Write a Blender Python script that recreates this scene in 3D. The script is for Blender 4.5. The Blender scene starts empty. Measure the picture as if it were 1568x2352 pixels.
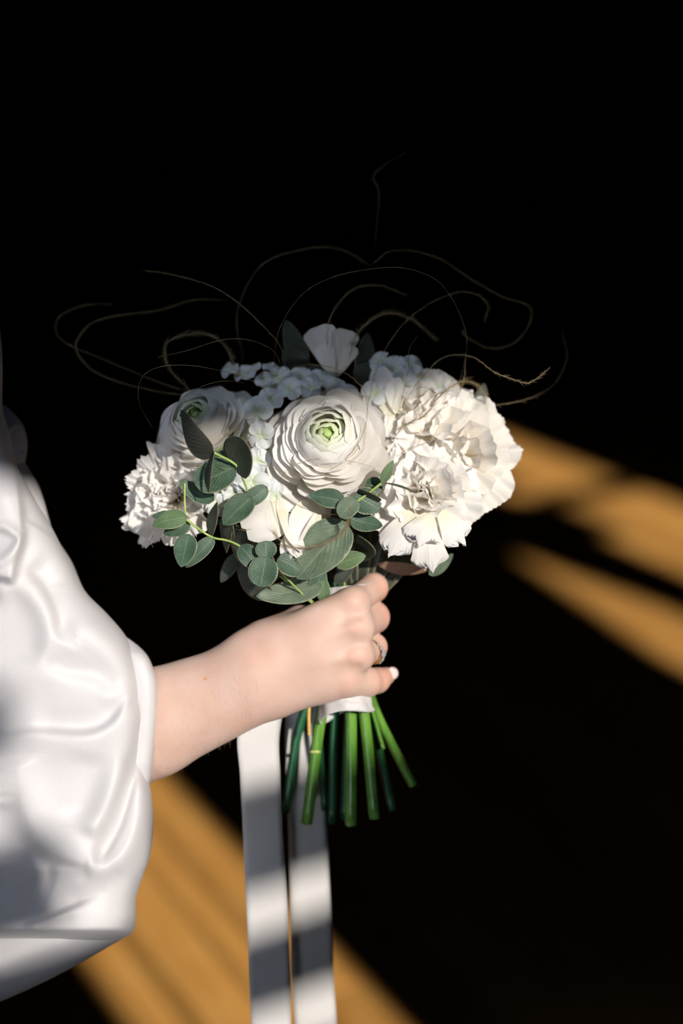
import bpy, math, random
import numpy as np

# ------------------------------------------------------------------ camera, sky, sun, lights, exposure
SC = bpy.context.scene
COL = SC.collection
FPX = 50.0 / 36.0 * 2352.0
PITCH = math.radians(19)
FOC = 0.917
U = FOC / FPX                                   # metres per photo pixel at the bouquet
FWD = np.array([0, math.cos(PITCH), -math.sin(PITCH)])
UPV = np.array([0, math.sin(PITCH), math.cos(PITCH)])
RGT = np.array([1.0, 0, 0])
FP = np.array([0, 0, 1.15])
CAM = FP - FOC * FWD
cam = bpy.data.cameras.new('camera')
cam.sensor_fit = 'VERTICAL'; cam.sensor_height = 36; cam.sensor_width = 24; cam.lens = 50
cam.clip_start = 0.05
cam.dof.use_dof = True; cam.dof.focus_distance = 0.905; cam.dof.aperture_fstop = 1.8
co = bpy.data.objects.new('camera', cam); COL.objects.link(co)
co.location = CAM; co.rotation_euler = (math.pi / 2 - PITCH, 0, 0)
SC.camera = co

AZ, EL = math.radians(31), math.radians(29)     # the sun, behind the camera's right shoulder
SUND = np.array([-math.sin(AZ) * math.cos(EL), math.cos(AZ) * math.cos(EL), -math.sin(EL)])
HD = np.array([-math.sin(AZ), math.cos(AZ), 0.0])
WD = np.array([math.cos(AZ), math.sin(AZ), 0.0])


def aim(o, d):
    from mathutils import Vector
    o.rotation_euler = Vector(d).to_track_quat('-Z', 'Y').to_euler()


world = bpy.data.worlds.new('sky'); SC.world = world; world.use_nodes = True
bg = world.node_tree.nodes['Background']
bg.inputs[0].default_value = (0.45, 0.62, 1.0, 1); bg.inputs[1].default_value = 0.6
sl = bpy.data.lights.new('sun', 'SUN'); sl.energy = 4.5; sl.angle = math.radians(0.53); sl.color = (1.0, 0.945, 0.875)
so = bpy.data.objects.new('sun', sl); COL.objects.link(so); so.location = (2, -4, 4); aim(so, SUND)


def area(name, d_from, dist, size, power, color, spread, tz=1.12):
    l = bpy.data.lights.new(name, 'AREA'); l.shape = 'SQUARE'; l.size = size; l.energy = power
    l.color = color; l.spread = math.radians(spread)
    o = bpy.data.objects.new(name, l); COL.objects.link(o)
    d = np.array(d_from, float); d /= np.linalg.norm(d)
    o.location = np.array([-0.06, 0, tz]) + d * dist
    aim(o, -d)


area('sky_fill_above', (-0.42, -0.12, 0.9), 1.7, 0.4, 0.17, (0.62, 0.77, 1.0), 28)  # added bluish fill lamp overhead; the room has no roof window
area('front_fill_low', (-0.25, -1.0, -0.12), 2.2, 0.4, 0.14, (0.80, 0.88, 1.0), 15, 1.065)  # added soft fill lamp from the front, narrow so the floor stays dark
SC.view_settings.view_transform = 'Standard'; SC.view_settings.look = 'None'
SC.view_settings.exposure = 0.0; SC.view_settings.gamma = 1.0; SC.view_settings.use_curve_mapping = False
SC.cycles.max_bounces = 10; SC.cycles.diffuse_bounces = 6; SC.cycles.caustics_reflective = False; SC.cycles.caustics_refractive = False
random.seed(4); RNG = np.random.default_rng(4)


# ------------------------------------------------------------------ helpers
def P(x, y, d=0.0):
    """photo pixel + depth (pixels, away from the lens, 0 = the plane of the bouquet) -> world point(s)"""
    x = np.asarray(x, float); y = np.asarray(y, float); d = np.asarray(d, float)
    D = FOC + d * U
    return (CAM + D[..., None] * FWD + ((x - 784) / FPX * D)[..., None] * RGT + ((1176 - y) / FPX * D)[..., None] * UPV)


def cv(v):
    """vector given as (right, up, towards the lens) -> world"""
    v = np.asarray(v, float)
    return v[..., 0:1] * RGT + v[..., 1:2] * UPV - v[..., 2:3] * FWD


def nrm(v):
    v = np.asarray(v, float); return v / max(1e-12, np.linalg.norm(v))


WORG = {}


def tag(o, **kw):
    for k, v in kw.items():
        if v: o[k] = v
    return o


def empty(name, loc, **kw):
    o = bpy.data.objects.new(name, None); COL.objects.link(o); o.location = loc
    o.empty_display_size = 0.05
    WORG[o.name] = np.array(loc, float)
    return tag(o, **kw)


def mesh_obj(name, V, F, mat, parent=None, org=None, smooth=True, tint=None, solid=0, **kw):
    V = np.asarray(V, float)
    org = V.mean(0) if org is None else np.asarray(org, float)
    me = bpy.data.meshes.new(name)
    me.from_pydata((V - org).tolist(), [], F if isinstance(F, list) else F.tolist())
    if smooth: me.polygons.foreach_set('use_smooth', [True] * len(me.polygons))
    if tint is not None:
        T = np.asarray(tint, float)
        if T.ndim == 1: T = np.stack([T, T * 0, T * 0], 1)
        a = me.attributes.new('tint', 'FLOAT_VECTOR', 'POINT'); a.data.foreach_set('vector', T.ravel())
    me.materials.append(mat); me.update()
    o = bpy.data.objects.new(name, me); COL.objects.link(o)
    if parent is not None:
        o.parent = parent; o.location = org - WORG[parent.name]
    else: o.location = org
    WORG[o.name] = org
    if solid:
        m = o.modifiers.new('thickness', 'SOLIDIFY'); m.thickness = solid; m.offset = 0
    return tag(o, **kw)


def grid_faces(nu, nv, wrap=False):
    """index = i * nv + j, i in nu, j in nv; wrap closes i"""
    i = np.arange(nu if wrap else nu - 1); j = np.arange(nv - 1)
    I, J = np.meshgrid(i, j, indexing='ij'); I2 = (I + 1) % nu
    return np.stack([I * nv + J, I2 * nv + J, I2 * nv + J + 1, I * nv + J + 1], -1).reshape(-1, 4)


def join(parts):
    Vs, Fs, Ts, n = [], [], [], 0
    for p in parts:
        V, F = p[0], np.asarray(p[1]); Vs.append(V); Fs.append(F + n); n += len(V)
        Ts.append(p[2] if len(p) > 2 else np.zeros((len(V), 3)))
    return np.concatenate(Vs), [f for a in Fs for f in a.tolist()], np.concatenate(Ts)


def catmull(pts, n=12):
    p = np.asarray(pts, float); p = np.vstack([2 * p[0] - p[1], p, 2 * p[-1] - p[-2]])
    out = []
    for i in range(1, len(p) - 2):
        t = np.linspace(0, 1, n, endpoint=False)[:, None]
        a, b, c, d = p[i - 1], p[i], p[i + 1], p[i + 2]
        out.append(0.5 * (2 * b + (c - a) * t + (2 * a - 5 * b + 4 * c - d) * t ** 2 + (3 * b - a - 3 * c + d) * t ** 3))
    out.append(p[-2:-1]); return np.vstack(out)


def tube(path, rad, ns=8, cap=True):
    path = np.asarray(path, float); n = len(path)
    rad = np.broadcast_to(np.asarray(rad, float), (n,))
    T = np.gradient(path, axis=0); T /= np.linalg.norm(T, axis=1)[:, None] + 1e-12
    a = np.array([0.3, 0.9, 0.31]); N = np.cross(T, a); N /= np.linalg.norm(N, axis=1)[:, None] + 1e-9
    B = np.cross(T, N)
    th = np.linspace(0, 2 * np.pi, ns, endpoint=False)
    V = path[None] + rad[None, :, None] * (np.cos(th)[:, None, None] * N[None] + np.sin(th)[:, None, None] * B[None])
    F = grid_faces(ns, n, True).tolist()
    if cap:
        F.append([i * n for i in range(ns)]); F.append([i * n + n - 1 for i in range(ns)][::-1])
    return V.reshape(-1, 3), F


def box(lo, hi):
    lo = np.array(lo, float); hi = np.array(hi, float)
    V = np.array([[x, y, z] for x in (0, 1) for y in (0, 1) for z in (0, 1)]) * (hi - lo) + lo
    F = [[0, 1, 3, 2], [4, 6, 7, 5], [0, 4, 5, 1], [2, 3, 7, 6], [0, 2, 6, 4], [1, 5, 7, 3]]
    return V, F


# ------------------------------------------------------------------ materials
def new_mat(name):
    m = bpy.data.materials.new(name); m.use_nodes = True
    return m, m.node_tree.nodes, m.node_tree.links


def principled(name, col, rough=0.5, **kw):
    m, N, L = new_mat(name); b = N['Principled BSDF']
    b.inputs['Base Color'].default_value = (*col, 1); b.inputs['Roughness'].default_value = rough
    for k, v in kw.items(): b.inputs[k.replace('_', ' ')].default_value = v
    return m


def mixcol(N, L, fac, a, b):
    x = N.new('ShaderNodeMix'); x.data_type = 'RGBA'
    if hasattr(fac, 'links'): L.new(fac, x.inputs[0])
    else: x.inputs[0].default_value = fac
    for s, v in ((x.inputs[6], a), (x.inputs[7], b)):
        if isinstance(v, tuple): s.default_value = (*v, 1)
        else: L.new(v, s)
    return x.outputs[2]


def noise(N, L, scale, detail=3, coord='Object', rough=0.5, stretch=None):
    tc = N.new('ShaderNodeTexCoord'); n = N.new('ShaderNodeTexNoise')
    n.inputs['Scale'].default_value = scale; n.inputs['Detail'].default_value = detail; n.inputs['Roughness'].default_value = rough
    if stretch:
        mp = N.new('ShaderNodeMapping'); mp.inputs['Scale'].default_value = stretch
        L.new(tc.outputs[coord], mp.inputs[0]); L.new(mp.outputs[0], n.inputs[0])
    else: L.new(tc.outputs[coord], n.inputs[0])
    return n.outputs[0]


def ramp(N, L, v, stops):
    r = N.new('ShaderNodeValToRGB'); L.new(v, r.inputs[0])
    e = r.color_ramp.elements
    while len(e) < len(stops): e.new(0.5)
    for q, (p, c) in zip(e, stops): q.position = p; q.color = (*c, 1)
    return r.outputs[0]


def petal_mat(name, white, base, green, trans=0.28, rough=0.55):
    """tint.x: 0 white .. 1 green heart; tint.y: 0 rim .. 1 creamy foot; tint.z: across the petal (veins)"""
    m, N, L = new_mat(name); b = N['Principled BSDF']; out = N['Material Output']
    at = N.new('ShaderNodeAttribute'); at.attribute_name = 'tint'
    sp = N.new('ShaderNodeSeparateXYZ'); L.new(at.outputs['Vector'], sp.inputs[0])
    c = mixcol(N, L, sp.outputs[1], white, base)
    c = mixcol(N, L, sp.outputs[0], c, green)
    b.inputs['Roughness'].default_value = rough
    b.inputs['Specular IOR Level'].default_value = 0.25
    L.new(c, b.inputs['Base Color'])
    # fine veins running from foot to rim
    wv = N.new('ShaderNodeMath'); wv.operation = 'MULTIPLY'; L.new(sp.outputs[2], wv.inputs[0]); wv.inputs[1].default_value = 26
    n1 = N.new('ShaderNodeTexNoise'); n1.noise_dimensions = '1D'; L.new(wv.outputs[0], n1.inputs['W']); n1.inputs['Scale'].default_value = 1.0
    bp = N.new('ShaderNodeBump'); bp.inputs['Strength'].default_value = 0.25; bp.inputs['Distance'].default_value = 0.0008
    L.new(n1.outputs[0], bp.inputs['Height']); L.new(bp.outputs[0], b.inputs['Normal'])
    t = N.new('ShaderNodeBsdfTranslucent'); L.new(c, t.inputs[0])
    x = N.new('ShaderNodeMixShader'); x.inputs[0].default_value = trans
    L.new(b.outputs[0], x.inputs[1]); L.new(t.outputs[0], x.inputs[2]); L.new(x.outputs[0], out.inputs[0])
    return m


M_RAN = petal_mat('ranunculus_petal', (0.93, 0.90, 0.86), (0.90, 0.86, 0.72), (0.62, 0.74, 0.32), 0.28)
M_CAR = petal_mat('carnation_petal', (0.94, 0.91, 0.88), (0.92, 0.84, 0.54), (0.7, 0.74, 0.4), 0.30)
M_ROSE = petal_mat('lisianthus_petal', (0.93, 0.89, 0.84), (0.91, 0.84, 0.56), (0.55, 0.62, 0.3), 0.30)
M_HYD = petal_mat('hydrangea_petal', (0.84, 0.86, 0.86), (0.84, 0.87, 0.76), (0.7, 0.78, 0.5), 0.3)


def leaf_mat(name, c1, c2, edge, rib, trans=0.12, rough=0.45):
    """tint.x = |across| 0 midrib..1 edge, tint.y = along"""
    m, N, L = new_mat(name); b = N['Principled BSDF']; out = N['Material Output']
    at = N.new('ShaderNodeAttribute'); at.attribute_name = 'tint'
    sp = N.new('ShaderNodeSeparateXYZ'); L.new(at.outputs['Vector'], sp.inputs[0])
    n = noise(N, L, 90, 4); r = ramp(N, L, n, [(0.35, c1), (0.68, c2)])
    n2 = noise(N, L, 900, 2); r2 = ramp(N, L, n2, [(0.3, (0.82, 0.82, 0.82)), (0.7, (1.1, 1.1, 1.1))])
    mu = N.new('ShaderNodeMix'); mu.data_type = 'RGBA'; mu.blend_type = 'MULTIPLY'; mu.inputs[0].default_value = 1
    L.new(r, mu.inputs[6]); L.new(r2, mu.inputs[7]); c = mu.outputs[2]
    e = ramp(N, L, sp.outputs[0], [(0.93, (0, 0, 0)), (0.99, (1, 1, 1))])
    c = mixcol(N, L, e, c, edge)
    g = ramp(N, L, sp.outputs[0], [(0.015, (0.6, 0.6, 0.6)), (0.06, (0, 0, 0))])
    c = mixcol(N, L, g, c, rib)
    L.new(c, b.inputs['Base Color']); b.inputs['Roughness'].default_value = rough
    b.inputs['Specular IOR Level'].default_value = 0.35
    # herring-bone side veins
    ma = N.new('ShaderNodeMath'); ma.operation = 'MULTIPLY_ADD'; L.new(sp.outputs[0], ma.inputs[0]); ma.inputs[1].default_value = -0.5
    L.new(sp.outputs[1], ma.inputs[2])
    s = N.new('ShaderNodeMath'); s.operation = 'MULTIPLY'; s.inputs[1].default_value = 55; L.new(ma.outputs[0], s.inputs[0])
    w = N.new('ShaderNodeMath'); w.operation = 'SINE'; L.new(s.outputs[0], w.inputs[0])
    ad = N.new('ShaderNodeMath'); ad.operation = 'ADD'; L.new(w.outputs[0], ad.inputs[0]); L.new(n, ad.inputs[1])
    bp = N.new('ShaderNodeBump'); bp.inputs['Strength'].default_value = 0.18; bp.inputs['Distance'].default_value = 0.0005
    L.new(ad.outputs[0], bp.inputs['Height']); L.new(bp.outputs[0], b.inputs['Normal'])
    t = N.new('ShaderNodeBsdfTranslucent'); L.new(c, t.inputs[0])
    x = N.new('ShaderNodeMixShader'); x.inputs[0].default_value = trans
    L.new(b.outputs[0], x.inputs[1]); L.new(t.outputs[0], x.inputs[2]); L.new(x.outputs[0], out.inputs[0])
    return m


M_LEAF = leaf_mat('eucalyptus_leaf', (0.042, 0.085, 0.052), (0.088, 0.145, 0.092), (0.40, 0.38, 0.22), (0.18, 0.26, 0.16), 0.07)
M_LEAFL = leaf_mat('eucalyptus_leaf_pale', (0.10, 0.165, 0.075), (0.16, 0.24, 0.115), (0.42, 0.44, 0.26), (0.26, 0.34, 0.2), 0.1)
M_LEAFG = leaf_mat('broad_grey_leaf', (0.10, 0.14, 0.09), (0.17, 0.215, 0.145), (0.34, 0.36, 0.24), (0.25, 0.3, 0.2), 0.06)
M_LEAFD = leaf_mat('shaded_eucalyptus_leaf', (0.035, 0.045, 0.032), (0.06, 0.07, 0.05), (0.20, 0.17, 0.10), (0.08, 0.09, 0.06), 0.03)
M_LEAFB = leaf_mat('brown_leaf', (0.22, 0.13, 0.08), (0.27, 0.17, 0.11), (0.3, 0.2, 0.12), (0.3, 0.2, 0.12), 0.1)


def stem_mat(name, c1, c2):
    m, N, L = new_mat(name); b = N['Principled BSDF']
    c = ramp(N, L, noise(N, L, 60, 3, stretch=(3, 3, 0.4)), [(0.35, c1), (0.65, c2)])
    L.new(c, b.inputs['Base Color']); b.inputs['Roughness'].default_value = 0.35
    b.inputs['Subsurface Weight'].default_value = 0.15; b.inputs['Subsurface Radius'].default_value = (0.002, 0.004, 0.001)
    return m


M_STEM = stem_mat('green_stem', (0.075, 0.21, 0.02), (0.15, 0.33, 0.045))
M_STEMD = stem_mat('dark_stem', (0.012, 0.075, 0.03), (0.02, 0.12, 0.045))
M_TWIG = stem_mat('yellow_green_twig', (0.30, 0.42, 0.10), (0.42, 0.52, 0.16))
M_STRAND = principled('grass_awn', (0.30, 0.22, 0.11), 0.5)
M_CORE = principled('calyx', (0.10, 0.16, 0.05), 0.6)


def cloth_mat(name, col, rough, sheen=0.3, bump=0.08, sc=2600):
    m, N, L = new_mat(name); b = N['Principled BSDF']
    b.inputs['Roughness'].default_value = rough; b.inputs['Sheen Weight'].default_value = sheen; b.inputs['Sheen Roughness'].default_value = 0.4
    b.inputs['Specular IOR Level'].default_value = 0.35
    n = noise(N, L, sc, 2, stretch=(1, 1, 0.35)); L.new(ramp(N, L, n, [(0.3, tuple(c * 0.93 for c in col)), (0.7, col)]), b.inputs['Base Color'])
    bp = N.new('ShaderNodeBump'); bp.inputs['Strength'].default_value = bump; bp.inputs['Distance'].default_value = 0.0004
    L.new(n, bp.inputs['Height']); L.new(bp.outputs[0], b.inputs['Normal'])
    return m


M_SATIN = cloth_mat('white_satin', (0.63, 0.605, 0.615), 0.5, 0.12)
M_RIBBON = cloth_mat('white_ribbon', (0.60, 0.575, 0.56), 0.5, 0.1)


def skin_mat():
    m, N, L = new_mat('skin'); b = N['Principled BSDF']
    at = N.new('ShaderNodeAttribute'); at.attribute_name = 'tint'
    sp = N.new('ShaderNodeSeparateXYZ'); L.new(at.outputs['Vector'], sp.inputs[0])
    n = noise(N, L, 45, 4); c = ramp(N, L, n, [(0.32, (0.62, 0.41, 0.33)), (0.68, (0.67, 0.48, 0.40))])
    c = mixcol(N, L, sp.outputs[0], c, (0.80, 0.33, 0.22))
    c = mixcol(N, L, sp.outputs[1], c, (0.62, 0.20, 0.05))
    L.new(c, b.inputs['Base Color']); b.inputs['Roughness'].default_value = 0.5
    b.inputs['Specular IOR Level'].default_value = 0.35
    b.inputs['Subsurface Weight'].default_value = 0.55; b.inputs['Subsurface Radius'].default_value = (1.0, 0.28, 0.14)
    b.inputs['Subsurface Scale'].default_value = 0.006
    n2 = noise(N, L, 1500, 3); bp = N.new('ShaderNodeBump'); bp.inputs['Strength'].default_value = 0.12; bp.inputs['Distance'].default_value = 0.0003
    L.new(n2, bp.inputs['Height']); L.new(bp.outputs[0], b.inputs['Normal'])
    return m


M_SKIN = skin_mat()
M_NAIL = principled('nail', (0.86, 0.66, 0.64), 0.18, Coat_Weight=0.6)
M_GOLD = principled('gold', (0.95, 0.62, 0.22), 0.18, Metallic=1.0)
M_GEM = principled('gemstone', (0.95, 0.97, 1.0), 0.05, IOR=2.2, Transmission_Weight=0.6)
M_HAIR = principled('arm_hair', (0.30, 0.16, 0.08), 0.5)


def wood_mat():
    m, N, L = new_mat('oak_plank'); b = N['Principled BSDF']
    oi = N.new('ShaderNodeObjectInfo')
    n = noise(N, L, 6, 6, stretch=(18, 1.2, 1)); c = ramp(N, L, n, [(0.3, (0.55, 0.22, 0.045)), (0.55, (0.80, 0.40, 0.10)), (0.75, (0.93, 0.55, 0.19))])
    v = N.new('ShaderNodeMath'); v.operation = 'MULTIPLY_ADD'; L.new(oi.outputs['Random'], v.inputs[0]); v.inputs[1].default_value = 0.4; v.inputs[2].default_value = 0.78
    hs = N.new('ShaderNodeHueSaturation'); L.new(v.outputs[0], hs.inputs['Value']); L.new(c, hs.inputs['Color'])
    L.new(hs.outputs[0], b.inputs['Base Color']); b.inputs['Roughness'].default_value = 0.55; b.inputs['Specular IOR Level'].default_value = 0.2
    return m


M_WOOD = wood_mat()
M_JOINT = principled('floor_joint', (0.02, 0.01, 0.005), 0.9)


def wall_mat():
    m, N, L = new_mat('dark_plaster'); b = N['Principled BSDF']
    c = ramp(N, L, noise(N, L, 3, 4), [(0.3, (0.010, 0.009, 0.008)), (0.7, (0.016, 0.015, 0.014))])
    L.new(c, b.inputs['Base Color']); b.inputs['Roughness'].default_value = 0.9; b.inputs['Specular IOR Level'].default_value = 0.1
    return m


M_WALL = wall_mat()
M_FRAME = principled('dark_window_wood', (0.03, 0.018, 0.01), 0.6)


# ------------------------------------------------------------------ the room
LW = 2.6                                         # the window wall stands this far from the bouquet, towards the sun


def rw(u, k, z):                                 # room coordinates: u across, k along the sun's heading, z up
    u, k, z = np.broadcast_arrays(np.asarray(u, float), np.asarray(k, float), np.asarray(z, float))
    return u[..., None] * WD + k[..., None] * HD + z[..., None] * np.array([0, 0, 1.0])


def rbox(u0, u1, k0, k1, z0, z1):
    V, F = box((u0, k0, z0), (u1, k1, z1)); return rw(V[:, 0], V[:, 1], V[:, 2]), F


U0, U1, K1, ZC = -3.2, 5.2, 6.5, 4.3
S = dict(kind='structure')
V, F = rbox(U0, U1, -LW, K1, -0.06, -0.024)
floor = mesh_obj('floor', V, F, M_JOINT, smooth=False, label='oak strip floor with window light stripes', **S)
for nm, b in (('ceiling', (U0, U1, -LW, K1, ZC, ZC + 0.1)), ('wall_back', (U0 - 0.1, U1 + 0.1, K1, K1 + 0.1, -0.06, ZC)),
              ('wall_left', (U0 - 0.1, U0, -LW, K1, -0.06, ZC)), ('wall_right', (U1, U1 + 0.1, -LW, K1, -0.06, ZC))):
    V, F = rbox(*b); mesh_obj(nm, V, F, M_WALL, smooth=False, **S)
for nm, b in (('baseboard_back', (U0, U1, K1 - 0.02, K1, -0.024, 0.12)), ('baseboard_right', (U1 - 0.02, U1, -LW, K1 - 0.02, 0, 0.12))):
    V, F = rbox(*b); mesh_obj(nm, V, F, M_FRAME, smooth=False, **S)
# planks: one shared mesh, laid in rows along the light
PW, PL = 0.118, 1.25
bxv = []
for z, m in ((0.0, 0.003), (-0.003, 0.0008), (-0.024, 0.0008)):
    for sx, sy in ((-1, -1), (1, -1), (1, 1), (-1, 1)):
        bxv.append((sx * (PW / 2 - m), sy * (PL / 2 - m), z))
pf = [[0, 1, 2, 3]] + [[4 + i, 4 + (i + 1) % 4, (i + 1) % 4, i] for i in range(4)] + [[8 + i, 8 + (i + 1) % 4, 4 + (i + 1) % 4, 4 + i] for i in range(4)] + [[11, 10, 9, 8]]
pme = bpy.data.meshes.new('plank'); pme.from_pydata(bxv, [], pf); pme.materials.append(M_WOOD); pme.update()
cnt = 0
from mathutils import Vector
for r in range(int(-0.9 / PW), int(3.6 / PW)):
    off = (r * 0.47 % 1) * PL
    for s in range(0, 7):
        k = 0.1 + s * PL - off
        pc = rw(r * PW + 0.05, k, 0.0)
        rel = pc - CAM; D = rel @ FWD
        if D < 0.3: continue
        x = rel @ RGT / D * FPX + 784; y = 1176 - rel @ UPV / D * FPX
        mrg = 0.75 * FPX / D
        if x < -mrg or x > 1568 + mrg or y > 2352 + mrg or k > K1 - 0.6 or k < -1.0 or cnt >= 290: continue
        o = bpy.data.objects.new('plank', pme); COL.objects.link(o); o.parent = floor
        o.location = pc - WORG[floor.name]; o.rotation_euler = (0, 0, AZ); cnt += 1

# window wall with its openings (u0,u1,z0,z1), found from where the light falls
HOLES = [(-0.62, 0.15, 2.20, 2.68), (0.205, 0.56, 1.60, 2.50), (1.83, 2.04, 2.02, 2.74), (2.27, 2.68, 2.02, 3.32)]
us = sorted({U0, U1} | {h[0] for h in HOLES} | {h[1] for h in HOLES}); zs = sorted({-0.06, ZC} | {h[2] for h in HOLES} | {h[3] for h in HOLES})
ps = []
for a, b in zip(us, us[1:]):
    for c, d in zip(zs, zs[1:]):
        um, zm = (a + b) / 2, (c + d) / 2
        if any(h[0] < um < h[1] and h[2] < zm < h[3] for h in HOLES): continue
        ps.append(rbox(a, b, -LW - 0.02, -LW, c, d))
V, F, _ = join(ps); mesh_obj('wall_front', V, F, M_WALL, smooth=False, **S)
BARS = [[(-0.135, 0.15, 2.34, 2.415), (-0.135, 0.15, 2.25, 2.303), (-0.62, -0.212, 2.49, 2.53), (-0.62, -0.202, 2.36, 2.425), (-0.62, -0.15, 2.20, 2.337)],
        [(0.28, 0.297, 1.6, 2.5), (0.395, 0.407, 1.6, 2.5), (0.462, 0.474, 1.6, 2.5)],
        [(1.83, 1.96, 2.30, 2.74, 1), (1.95, 2.04, 2.42, 2.74, -1)],
        [(2.27, 2.68, 2.86, 2.93), (2.27, 2.36, 2.70, 2.93), (2.27, 2.42, 3.0, 3.32)]]
for i, (h, bars) in enumerate(zip(HOLES, BARS)):
    fr = []
    for q in ((h[0] - .05, h[1] + .05, h[2] - .05, h[2]), (h[0] - .05, h[1] + .05, h[3], h[3] + .05), (h[0] - .05, h[0], h[2], h[3]), (h[1], h[1] + .05, h[2], h[3])):
        fr.append(rbox(q[0], q[1], -LW, -LW + 0.008, q[2], q[3]))
    V, F, _ = join(fr); w = mesh_obj('window_%d' % (i + 1), V, F, M_FRAME, smooth=False, **S)
    for q in bars:  # bars behind the shadow bands; sleeve blockers and wedges are added to shape light
        V, F = rbox(q[0], q[1], -LW - 0.015, -LW - 0.005, q[2], q[3])
        if len(q) > 4:                            # a slanted piece: its lower inner corner is cut away
            for a_ in (0, 2):
                i_ = (0 if q[4] < 0 else 4) + a_
                V[i_] = V[i_ + 1] * 0.98 + V[i_] * 0.02
        mesh_obj('shade_bar', V, F, M_FRAME, parent=w, smooth=False)

# ------------------------------------------------------------------ person: hand, arm, sleeve
person = empty('person', P(300, 1700, 90), category='person',
               label='bride in a puffed white satin sleeve, bare forearm and fist gripping the bouquet')


def seg_d(X, Y, Z, a, b, ra, rb):
    a = np.array(a, np.float32); b = np.array(b, np.float32); ab = b - a; L2 = float(ab @ ab)
    t = np.clip(((X - a[0]) * ab[0] + (Y - a[1]) * ab[1] + (Z - a[2]) * ab[2]) / L2, 0, 1)
    return np.sqrt((X - a[0] - t * ab[0]) ** 2 + (Y - a[1] - t * ab[1]) ** 2 + (Z - a[2] - t * ab[2]) ** 2) - (ra + (rb - ra) * t)


def smin(a, b, k):
    h = np.clip(0.5 + 0.5 * (b - a) / k, 0, 1); return b + (a - b) * h - k * h * (1 - h)


def surface_nets(D, org, step):
    """naive surface nets, vectorised"""
    nx, ny, nz = D.shape; ins = D < 0
    c = np.stack([ins[i:nx - 1 + i, j:ny - 1 + j, k:nz - 1 + k] for i in (0, 1) for j in (0, 1) for k in (0, 1)], -1)
    s = c.sum(-1); act = (s > 0) & (s < 8); idx = -np.ones(act.shape, np.int64); cells = np.argwhere(act); idx[act] = np.arange(len(cells))
    acc = np.zeros((len(cells), 3)); cn = np.zeros(len(cells)); x, y, z = cells.T
    for ax in range(3):
        o1, o2 = [a for a in range(3) if a != ax]
        for p in (0, 1):
            for q in (0, 1):
                A = [x, y, z]; A = [v.copy() for v in A]; A[o1] += p; A[o2] += q; B = [v.copy() for v in A]; B[ax] += 1
                da = D[tuple(A)]; db = D[tuple(B)]; m = (da < 0) != (db < 0)
                t = np.where(m, da / np.where(da == db, 1, da - db), 0)
                pt = np.zeros((len(cells), 3)); pt[:, o1] = p; pt[:, o2] = q; pt[:, ax] = t
                acc += pt * m[:, None]; cn += m
    V = (cells + acc / cn[:, None]) * step + org
    F = []
    for ax in range(3):
        o1, o2 = [(1, 2), (2, 0), (0, 1)][ax]
        sl0 = [slice(None)] * 3; sl1 = [slice(None)] * 3; sl0[ax] = slice(0, -1); sl1[ax] = slice(1, None)
        a = ins[tuple(sl0)]; b = ins[tuple(sl1)]; e = np.argwhere(a != b)
        n = np.array(D.shape); ok = (e[:, o1] > 0) & (e[:, o2] > 0) & (e[:, o1] < n[o1] - 1) & (e[:, o2] < n[o2] - 1); e = e[ok]
        def cell(d1, d2):
            q = e.copy(); q[:, o1] -= d1; q[:, o2] -= d2; return idx[tuple(q.T)]
        q = np.stack([cell(1, 1), cell(0, 1), cell(0, 0), cell(1, 0)], 1)
        fl = a[tuple(e.T)]; q[fl] = q[fl][:, ::-1]; F.append(q)
    return V, np.concatenate(F)


def relax(V, F, it, lam=0.5):
    e = np.concatenate([F[:, [0, 1]], F[:, [1, 2]], F[:, [2, 3]], F[:, [3, 0]]]); e = np.concatenate([e, e[:, ::-1]])
    cnt = np.bincount(e[:, 0], minlength=len(V))[:, None]
    for i in range(it):
        s = np.stack([np.bincount(e[:, 0], V[e[:, 1], c], minlength=len(V)) for c in range(3)], 1) / cnt
        V = V + (s - V) * (lam if i % 2 == 0 else -lam * 0.9)
    return V


ST = 3.6
gx = np.arange(40, 945, ST, dtype=np.float32); gy = np.arange(1285, 1900, ST, dtype=np.float32); gz = np.arange(-95, 260, ST, dtype=np.float32)
X, Y, Z = np.meshgrid(gx, gy, gz, indexing='ij')
# forearm (wider than deep)
Zs = (Z - 66 - np.clip((572 - X) / 227, 0, 2) * 34) * 1.28
D = seg_d(X, Y, Zs, (572, 1569, 0), (345, 1662, 0), 97, 122)
D = smin(D, seg_d(X, Y, Zs, (345, 1662, 0), (60, 1785, 4), 122, 135), 20)
Zp = (Z - 60) * 1.25
D = smin(D, seg_d(X, Y, Zp, (590, 1540, 0), (700, 1500, -6), 84, 78), 60)           # carpus
MCP = [(812, 1384, 54), (824, 1443, 42), (825, 1508, 46), (796, 1564, 60)]
WR = [(640, 1478, 52), (640, 1515, 48), (640, 1552, 52), (648, 1590, 62)]
for (m, w, ra, rb) in zip(MCP, WR, (48, 46, 46, 52), (38, 35, 34, 34)):
    D = smin(D, seg_d(X, Y, Z, w, m, ra, rb), 34)
D = smin(D, seg_d(X, Y, Z, (740, 1450, 60), (740, 1550, 66), 46, 46), 40)           # palm filling
D = smin(D, seg_d(X, Y, Z, (610, 1478, 84), (690, 1432, 118), 54, 40), 34)          # thumb root
D = smin(D, seg_d(X, Y, Z, (560, 1490, 60), (570, 1500, 60), 22, 22), 40)           # wrist bone
TH = seg_d(X, Y, Z, (690, 1432, 122), (725, 1420, 190), 36, 30)
TH = smin(TH, seg_d(X, Y, Z, (725, 1420, 190), (770, 1405, 228), 29, 22), 10)
D = smin(D, TH, 18)
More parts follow.
